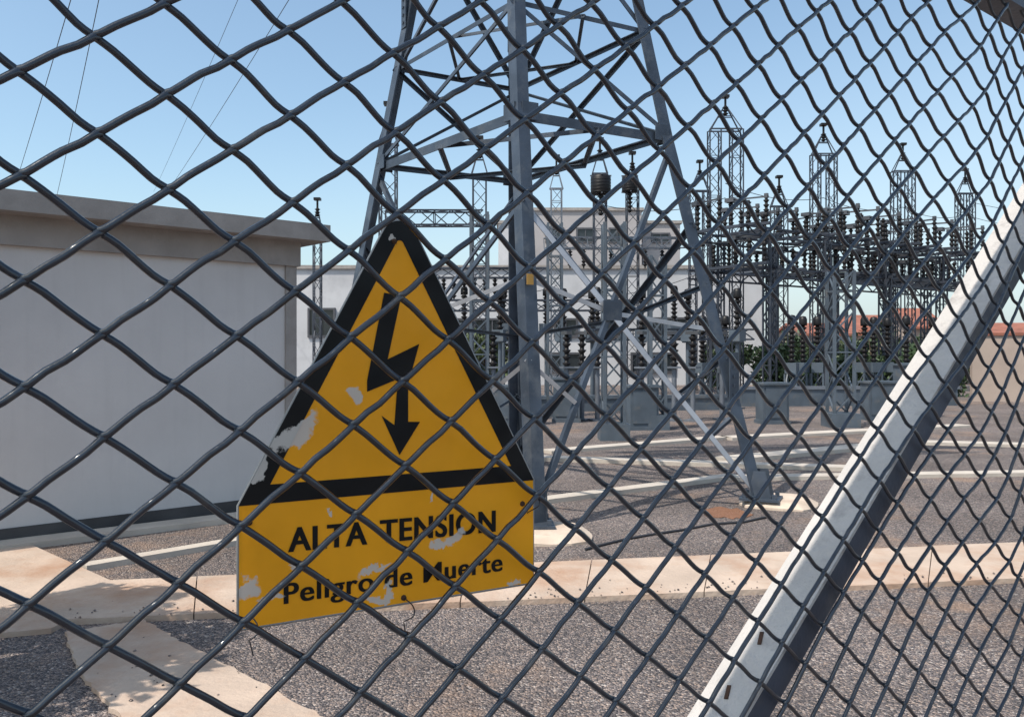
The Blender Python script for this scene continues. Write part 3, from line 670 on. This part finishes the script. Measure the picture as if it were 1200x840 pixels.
# ------------------------------------------------------------------ chain-link fence
Hm = [[98.3312935, -0.2509498, 24.9804659], [22.825473, 62.1110566, 68.3845942], [0.0527529, -0.0034934, 1.0]]
CO = [[3.006, -3.861], [0.869, 3.748], [-2.185, 14.949], [-1.123, -12.03], [1.826, 3.814], [9.403, -0.905], [-9.531, -21.731], [-2.433, 10.431], [-14.683, 7.081], [11.144, -15.667], [-9.821, -4.049], [15.201, -1.369], [-11.527, 27.789], [27.569, 15.941]]
EX = [(i, j) for i in range(5) for j in range(4) if i+j <= 4]
X0, TX = -.958, 1.255
ft = Vector((TX, 1, 0)).normalized(); fn = Vector((ft.y, -ft.x, 0))           # along the fence, out towards the camera side
def fence_pt(px, py, off=0.0):
    xp = (px-CX)/FOC; d = X0/(xp-TX); p = Vector((xp*d, d, EYE-(py-HZ)/FOC*d)); return p+fn*off
def node(u, v):
    q = [Hm[i][0]*u+Hm[i][1]*v+Hm[i][2] for i in range(3)]; x, y = q[0]/q[2], q[1]/q[2]
    # slack in the fabric: small smooth wander of the nodes
    uc, vc = min(max(u, 0), 30), min(max(v, -10 if u > 20 else -3), 15); U, V = uc/15-1, vc/12
    fade = math.exp(-(abs(u-uc)+abs(v-vc))/6)
    dx = sum(c[0]*U**i*V**j for c, (i, j) in zip(CO, EX)); dy = sum(c[1]*U**i*V**j for c, (i, j) in zip(CO, EX))
    j = random.Random(u*977+v*13+5)
    k = 60/(10+u)/6
    return fence_pt(x+(max(-14, min(14, dx))*fade)+j.gauss(0, .6)*k, y+(max(-16, min(16, dy))*fade)+j.gauss(0, .6)*k)
WR = .0027
fence_base = fence_pt(600, HZ); fence_base.z = 0
fence = empty('chain_link_fence', fence_base); tag(fence, 'dark diamond wire mesh fence crossing the whole view in the foreground', 'fence')
RAILZ = EYE+.585
def vrange(u):
    # rows between the rail and just above the ground
    lo = hi = 0
    v = u % 2
    while node(u, v).z < RAILZ-.01 and v > -60: v -= 2
    lo = v+2 if node(u, v).z > RAILZ-.01 else v
    v = u % 2
    while node(u, v).z > .06 and v < 90: v += 2
    return lo-2, v-2
def catmull(p, sub):
    out = []
    for i in range(len(p)-1):
        a, b, c, d = p[max(i-1, 0)], p[i], p[i+1], p[min(i+2, len(p)-1)]
        for k in range(sub):
            t = k/sub; out.append(.5*((2*b)+(c-a)*t+(2*a-5*b+4*c-d)*t*t+(3*b-a-3*c+d)*t*t*t))
    out.append(p[-1]); return out
mesh = MB(); UP = Vector((0, 0, 1))
for n in range(-5, 44):
    lo, hi = vrange(n); pts = []; hN = WR*1.25; jj = random.Random(n)
    for v in range(lo, hi, 2):
        Ln, Rn = node(n, v), node(n+1, v+1); Ln2 = node(n, v+2)
        b = (Rn-Ln); a = (Ln2-Rn)
        # left bend at Ln: front arrival, tip, back departure, along the back strand, right bend, along the front strand
        f, k = WR*.8, WR*.55
        pts += [Ln-a*.05+fn*f, Ln-ft*WR*.6+fn*WR*.2, Ln+b*.05-fn*f*.6]
        pts += [Ln+b*.24+fn*(k-f)+UP*WR*jj.uniform(.0, .35), Ln+b*.5-fn*f, Ln+b*.76-fn*(k+f)-UP*WR*jj.uniform(.0, .35)]
        pts += [Rn-b*.05-fn*f*1.2, Rn+ft*WR*.6-fn*WR*.2, Rn+a*.05+fn*f]
        pts += [Rn+a*.25+fn*f+UP*WR*jj.uniform(-.4, .1), Rn+a*.5+fn*f+UP*WR*jj.uniform(-.5, .5), Rn+a*.75+fn*f+UP*WR*jj.uniform(-.1, .4)]
    pts = [p-fence_base for p in pts]
    near = n < 14
    mesh.tube(catmull(pts, 2), WR, 7 if near else 6)
mesh.build('wire_mesh', M['wire'], fence, fix=False)
# top rail (pipe of square section) and posts
def fp(s, z, off=0.0): return fence_pt(600, HZ)*1.0*Vector((1, 1, 0)).length*0 + Vector((fence_base.x, fence_base.y, 0))+ft*s+UP*z+fn*off
mb = MB(); mb.bar(fp(-1.6, RAILZ+.025, -.02)-fence_base, fp(7, RAILZ+.025, -.02)-fence_base, .05, 0, .05); mb.build('top_rail', M['rail'], fence)
# diagonal stay: an angle section, one flange on the mesh plane and one behind it
pA, pB = fence_pt(900, 813, -.012), fence_pt(1197, 303, -.012); dv = (pB-pA).normalized()
tz = (RAILZ-pA.z)/dv.z; t0 = (0.02-pA.z)/dv.z; qA, qB = pA+dv*t0, pA+dv*tz
inpl = dv.cross(fn).normalized(); inpl = inpl if inpl.dot(ft) > 0 else -inpl
mb = MB(); mb.angle(qA-fence_base, qB-fence_base, -fn, inpl, .067, .005, 0, wb=.005)
st = mb.build('diagonal_brace', M['brace'], fence)
mb = MB(); q0 = inpl*.0052
mb.angle(qA+q0-fence_base, qB+q0-fence_base, inpl, -fn, .036, .006, 0, wb=.02); mb.build('shaded_brace_flange', M['rail'], fence)  # other flange of the stay, its shade put into a dark steel colour
up_n = -inpl
def proj(p): return CX+p.x/p.y*FOC, HZ+(EYE-p.z)/p.y*FOC
for ty in (603, 810):
    c = min((qA+dv*(i*.004)-fn*(.036) for i in range(500)), key=lambda p: abs(proj(p)[1]-ty) if p.y > .05 else 1e9)+up_n*.0008-fence_base
    mb = MB(); mb.bar(c-dv*.009+fn*.003, c+dv*.009-fn*.003, .005, 0, .0012, up=up_n); mb.build('slot_hole', M['rust'], fence)
# wire ties that clamp the mesh to the stay
for i in range(6):
    c = qA+dv*(.42+i*.26)+fn*.012; mb = MB(); mb.tube(catmull([c-inpl*.004-fn*.085, c-inpl*.004, c+inpl*.022+fn*.004, c+inpl*.048, c+inpl*.048-fn*.03], 3), .0011, 5); mb.v = [tuple(Vector(v)-fence_base) for v in mb.v]; mb.build('tie_wire', M['wire'], fence)
for s in (-1.45, 3.25, 6.9):
    mb = MB(); p = fp(s, 0, -.05)-fence_base; mb.bar(p-UP*.1, p+UP*(RAILZ+.05), .06); mb.box(tuple(p+UP*(RAILZ+.06)), (.036, .036, .01)); mb.build('post', M['rail'], fence)

# ------------------------------------------------------------------ the sign
st_ = Vector((1.71, 1, 0)).normalized(); sn = Vector((st_.y, -st_.x, 0)); DL = .663
s0 = Vector((-.321*DL, DL, 0))
def sign_uv(px, py):
    xp = (px-CX)/FOC; s = (xp*s0.y-s0.x)/(st_.x-xp*st_.y); p = s0+st_*s; return s, EYE-(py-HZ)/FOC*p.y
SW = .27; zb, zm, zt = 1.3845, 1.4807, 1.7245; OX, OZ = SW/2, 1.5
sign = empty('warning_sign', s0+st_*OX+UP*OZ, math.atan2(st_.y, st_.x)); tag(sign, 'yellow and black triangular high voltage warning sign with a lightning bolt, hung behind the mesh', 'sign')
def sl(px, py): s, z = sign_uv(px, py); return (s-OX, z-OZ)
def spots_mat(name, col, rough=.42):
    m = mat(name, col, rough, 0, .09, 14, .05, 60, spec=.25); n = m.node_tree.nodes; l = m.node_tree.links; b = n['Principled BSDF']
    src = b.inputs['Base Color'].links[0].from_socket
    tc = n.new('ShaderNodeTexCoord'); nz = n.new('ShaderNodeTexNoise'); nz.inputs['Scale'].default_value = 55; nz.inputs['Detail'].default_value = 6; nz.inputs['Roughness'].default_value = .6
    l.new(tc.outputs['Object'], nz.inputs['Vector'])
    sub = n.new('ShaderNodeVectorMath'); sub.operation = 'SUBTRACT'; l.new(nz.outputs['Color'], sub.inputs[0]); sub.inputs[1].default_value = (.5, .5, .5)
    sc = n.new('ShaderNodeVectorMath'); sc.operation = 'SCALE'; sc.inputs['Scale'].default_value = .034; l.new(sub.outputs[0], sc.inputs[0])
    ad = n.new('ShaderNodeVectorMath'); ad.operation = 'ADD'; l.new(tc.outputs['Object'], ad.inputs[0]); l.new(sc.outputs[0], ad.inputs[1])
    cur = None
    for px, py, rx, rz, an in ((417, 461, .008, .009, 0), (350, 508, .024, .0085, .75), (326, 524, .010, .006, .9), (303, 548, .006, .012, -.3), (296, 556, .005, .008, 0), (534, 630, .012, .008, .4), (515, 638, .010, .004, .3), (437, 668, .020, .0035, .15),
                            (447, 700, .014, .0035, .1), (455, 690, .004, .006, 0), (290, 690, .009, .010, .1), (320, 700, .014, .004, .1), (506, 583, .002, .004, 0), (600, 680, .005, .003, .1), (344, 657, .004, .003, 0), (462, 282, .003, .004, 0), (385, 600, .003, .002, 0), (400, 300, .002, .003, .3)):
        cx_, cz_ = sl(px, py)
        mp = n.new('ShaderNodeMapping'); mp.vector_type = 'TEXTURE'; mp.inputs['Location'].default_value = (cx_, 0, cz_); mp.inputs['Rotation'].default_value = (0, -an, 0); mp.inputs['Scale'].default_value = (rx*.85, 1, rz*.85)
        l.new(ad.outputs[0], mp.inputs['Vector'])
        ln = n.new('ShaderNodeVectorMath'); ln.operation = 'LENGTH'; l.new(mp.outputs[0], ln.inputs[0])
        if cur is None: cur = ln.outputs['Value']
        else:
            mn = n.new('ShaderNodeMath'); mn.operation = 'MINIMUM'; l.new(cur, mn.inputs[0]); l.new(ln.outputs['Value'], mn.inputs[1]); cur = mn.outputs[0]
    r = n.new('ShaderNodeMapRange'); r.inputs[1].default_value = .9; r.inputs[2].default_value = 1.15; r.inputs[3].default_value = .9; r.inputs[4].default_value = 0; l.new(cur, r.inputs[0])
    mx = n.new('ShaderNodeMix'); mx.data_type = 'RGBA'; l.new(r.outputs[0], mx.inputs[0]); l.new(src, mx.inputs[6]); mx.inputs[7].default_value = (.60, .56, .52, 1)
    # thin dust streaks on the lower panel
    l.new(mx.outputs[2], b.inputs['Base Color'])
    return m
M['yellow'] = spots_mat('worn_yellow_enamel', (.93, .385, .012)); M['black'] = spots_mat('worn_black_enamel', (.005, .005, .006), .45)
M['steel_back'] = mat('sign_back_steel', (.3, .3, .3), .5, .5, .2, 10)
h = SW/2; zB_, zM_, zT_ = zb-OZ, zm-OZ, zt-OZ
def rounded_tri(inset_s, inset_b, rad, top=zT_):
    # isosceles triangle with a rounded apex, inset from plate edge
    ht = top-zM_; sl_ = math.hypot(h, ht); sn_, cs_ = ht/sl_, h/sl_
    off = inset_s/sn_                       # horizontal shift of the sides
    base_z = zM_+inset_b; hw = h-off-(inset_b)*h/ht
    apz = top-off*ht/h
    pts = [(-hw, base_z), (hw, base_z)]
    half = math.atan2(h, ht)
    cz = apz-rad/math.sin(half)
    for i in range(9):
        a = -half+math.pi/2-(math.pi/2-half)*0
    arc = []
    for i in range(9):
        th = (90-(math.degrees(half))) ; a = R(th*0)+R( (90-math.degrees(half)) )*(1-i/4)   # from right shoulder to left shoulder
        arc.append((rad*math.sin(a), cz+rad*math.cos(a)))
    return pts+arc
def plate(poly, y0, y1, name, m, parent):
    mb = MB(); n = len(poly); vs = [(x, y0, z) for x, z in poly]+[(x, y1, z) for x, z in poly]
    mb.add(vs, [tuple(range(n)), tuple(range(n, 2*n))[::-1]]+[(i, (i+1) % n, n+(i+1) % n, n+i) for i in range(n)]); o = mb.build(name, m, parent); return o
outer = rounded_tri(0, 0, .016, zT_+.006)
body = [(-h, zB_), (h, zB_), (h, zM_)]+outer[2:]+[(-h, zM_)]
plate(body, 0, .0016, 'plate', M['yellow'], sign)
# black frame: outer outline minus the inner triangle
inner = rounded_tri(.0146, .0150, .0035, zT_+.006)
mb = MB(); o_, i_ = outer, inner; n = len(o_); y = -.0004
mb.add([(x, y, z) for x, z in o_]+[(x, y, z) for x, z in i_], [(j, (j+1) % n, n+(j+1) % n, n+j) for j in range(n)]); mb.build('black_border', M['black'], sign, fix=False)
bolt = [(450, 343), (470, 347), (454, 421), (491, 403), (478, 450), (478, 494), (492, 494), (468, 533), (447, 487), (462, 498), (466, 444), (430, 459), (430, 446)]
plate([sl(*p) for p in bolt][::-1], -.0006, -.0003, 'lightning_bolt', M['black'], sign)
# a drawn steel edge rolled round the plate
mb = MB(); edge = [(x, .0008, z) for x, z in body]+[(body[0][0], .0008, body[0][1])]; mb.tube(edge, .0013, 5, cap=False); mb.build('rolled_edge', M['black'] if False else M['steel_back'], sign)
def text(body_, a, b, cap_px, bold, name):
    (x0, z0), (x1, z1) = sl(*a), sl(*b); cu = bpy.data.curves.new(name, 'FONT'); cu.body = body_; cu.size = 1; cu.offset = bold; cu.extrude = 0; cu.space_word = 1.5 if body_[0] == 'A' else 1.0; cu.space_character = 1.08
    to = bpy.data.objects.new('tmp_text', cu); C.objects.link(to); bpy.context.view_layer.update()
    me = bpy.data.meshes.new_from_object(to.evaluated_get(bpy.context.evaluated_depsgraph_get())); bpy.data.objects.remove(to)
    xs = [v.co.x for v in me.vertices]; hcap = .729; wx = max(xs)-min(xs); mnx = min(xs); cap = (sl(a[0], a[1]-cap_px)[1]-z0)
    base = [tuple(v.co) for v in me.vertices]; fcs = [tuple(p.vertices) for p in me.polygons]; mb = MB()
    for k in range(5):      # the broad strokes of the stencil: five passes a hair apart
        q = []
        for x, yy, _ in base:
            t = (x-mnx)/wx; q.append((x0+(x1-x0)*t+(k-2)*.00028, -.0006-k*.00003, z0+(z1-z0)*t+yy/hcap*cap))
        mb.add(q, fcs)
    o = mb.build(name, M['black'], sign, fix=False); return o
text('ALTA TENSION', (338, 646), (580, 622), 29, .014, 'lettering')
text('Peligro de Muerte', (333, 707), (588, 668), 25, .006, 'lettering')
# bolts and a twist of binding wire
mb = MB()
for px, py in ((462, 283), (292, 612), (612, 590), (473, 700)):
    x, z = sl(px, py); mb.lathe([(0, -.002), (.0022, -.0016), (.0026, 0)], (x, 0, z), 8, axis=(0, 1, 0))
mb.build('rivet', M['rust'], sign)
for px, py in ((473, 700), (618, 575), (292, 720)):
    x, z = sl(px, py); mb = MB(); pts = [(x, .001, z), (x+.003, -.012, z-.004), (x+.001, -.02, z-.010), (x-.003, -.012, z-.016), (x+.001, .002, z-.022), (x+.004, .004, z-.034)]
    mb.tube(catmull([Vector(p) for p in pts], 3), .0006, 5); mb.build('tie_wire', M['wire'], sign)
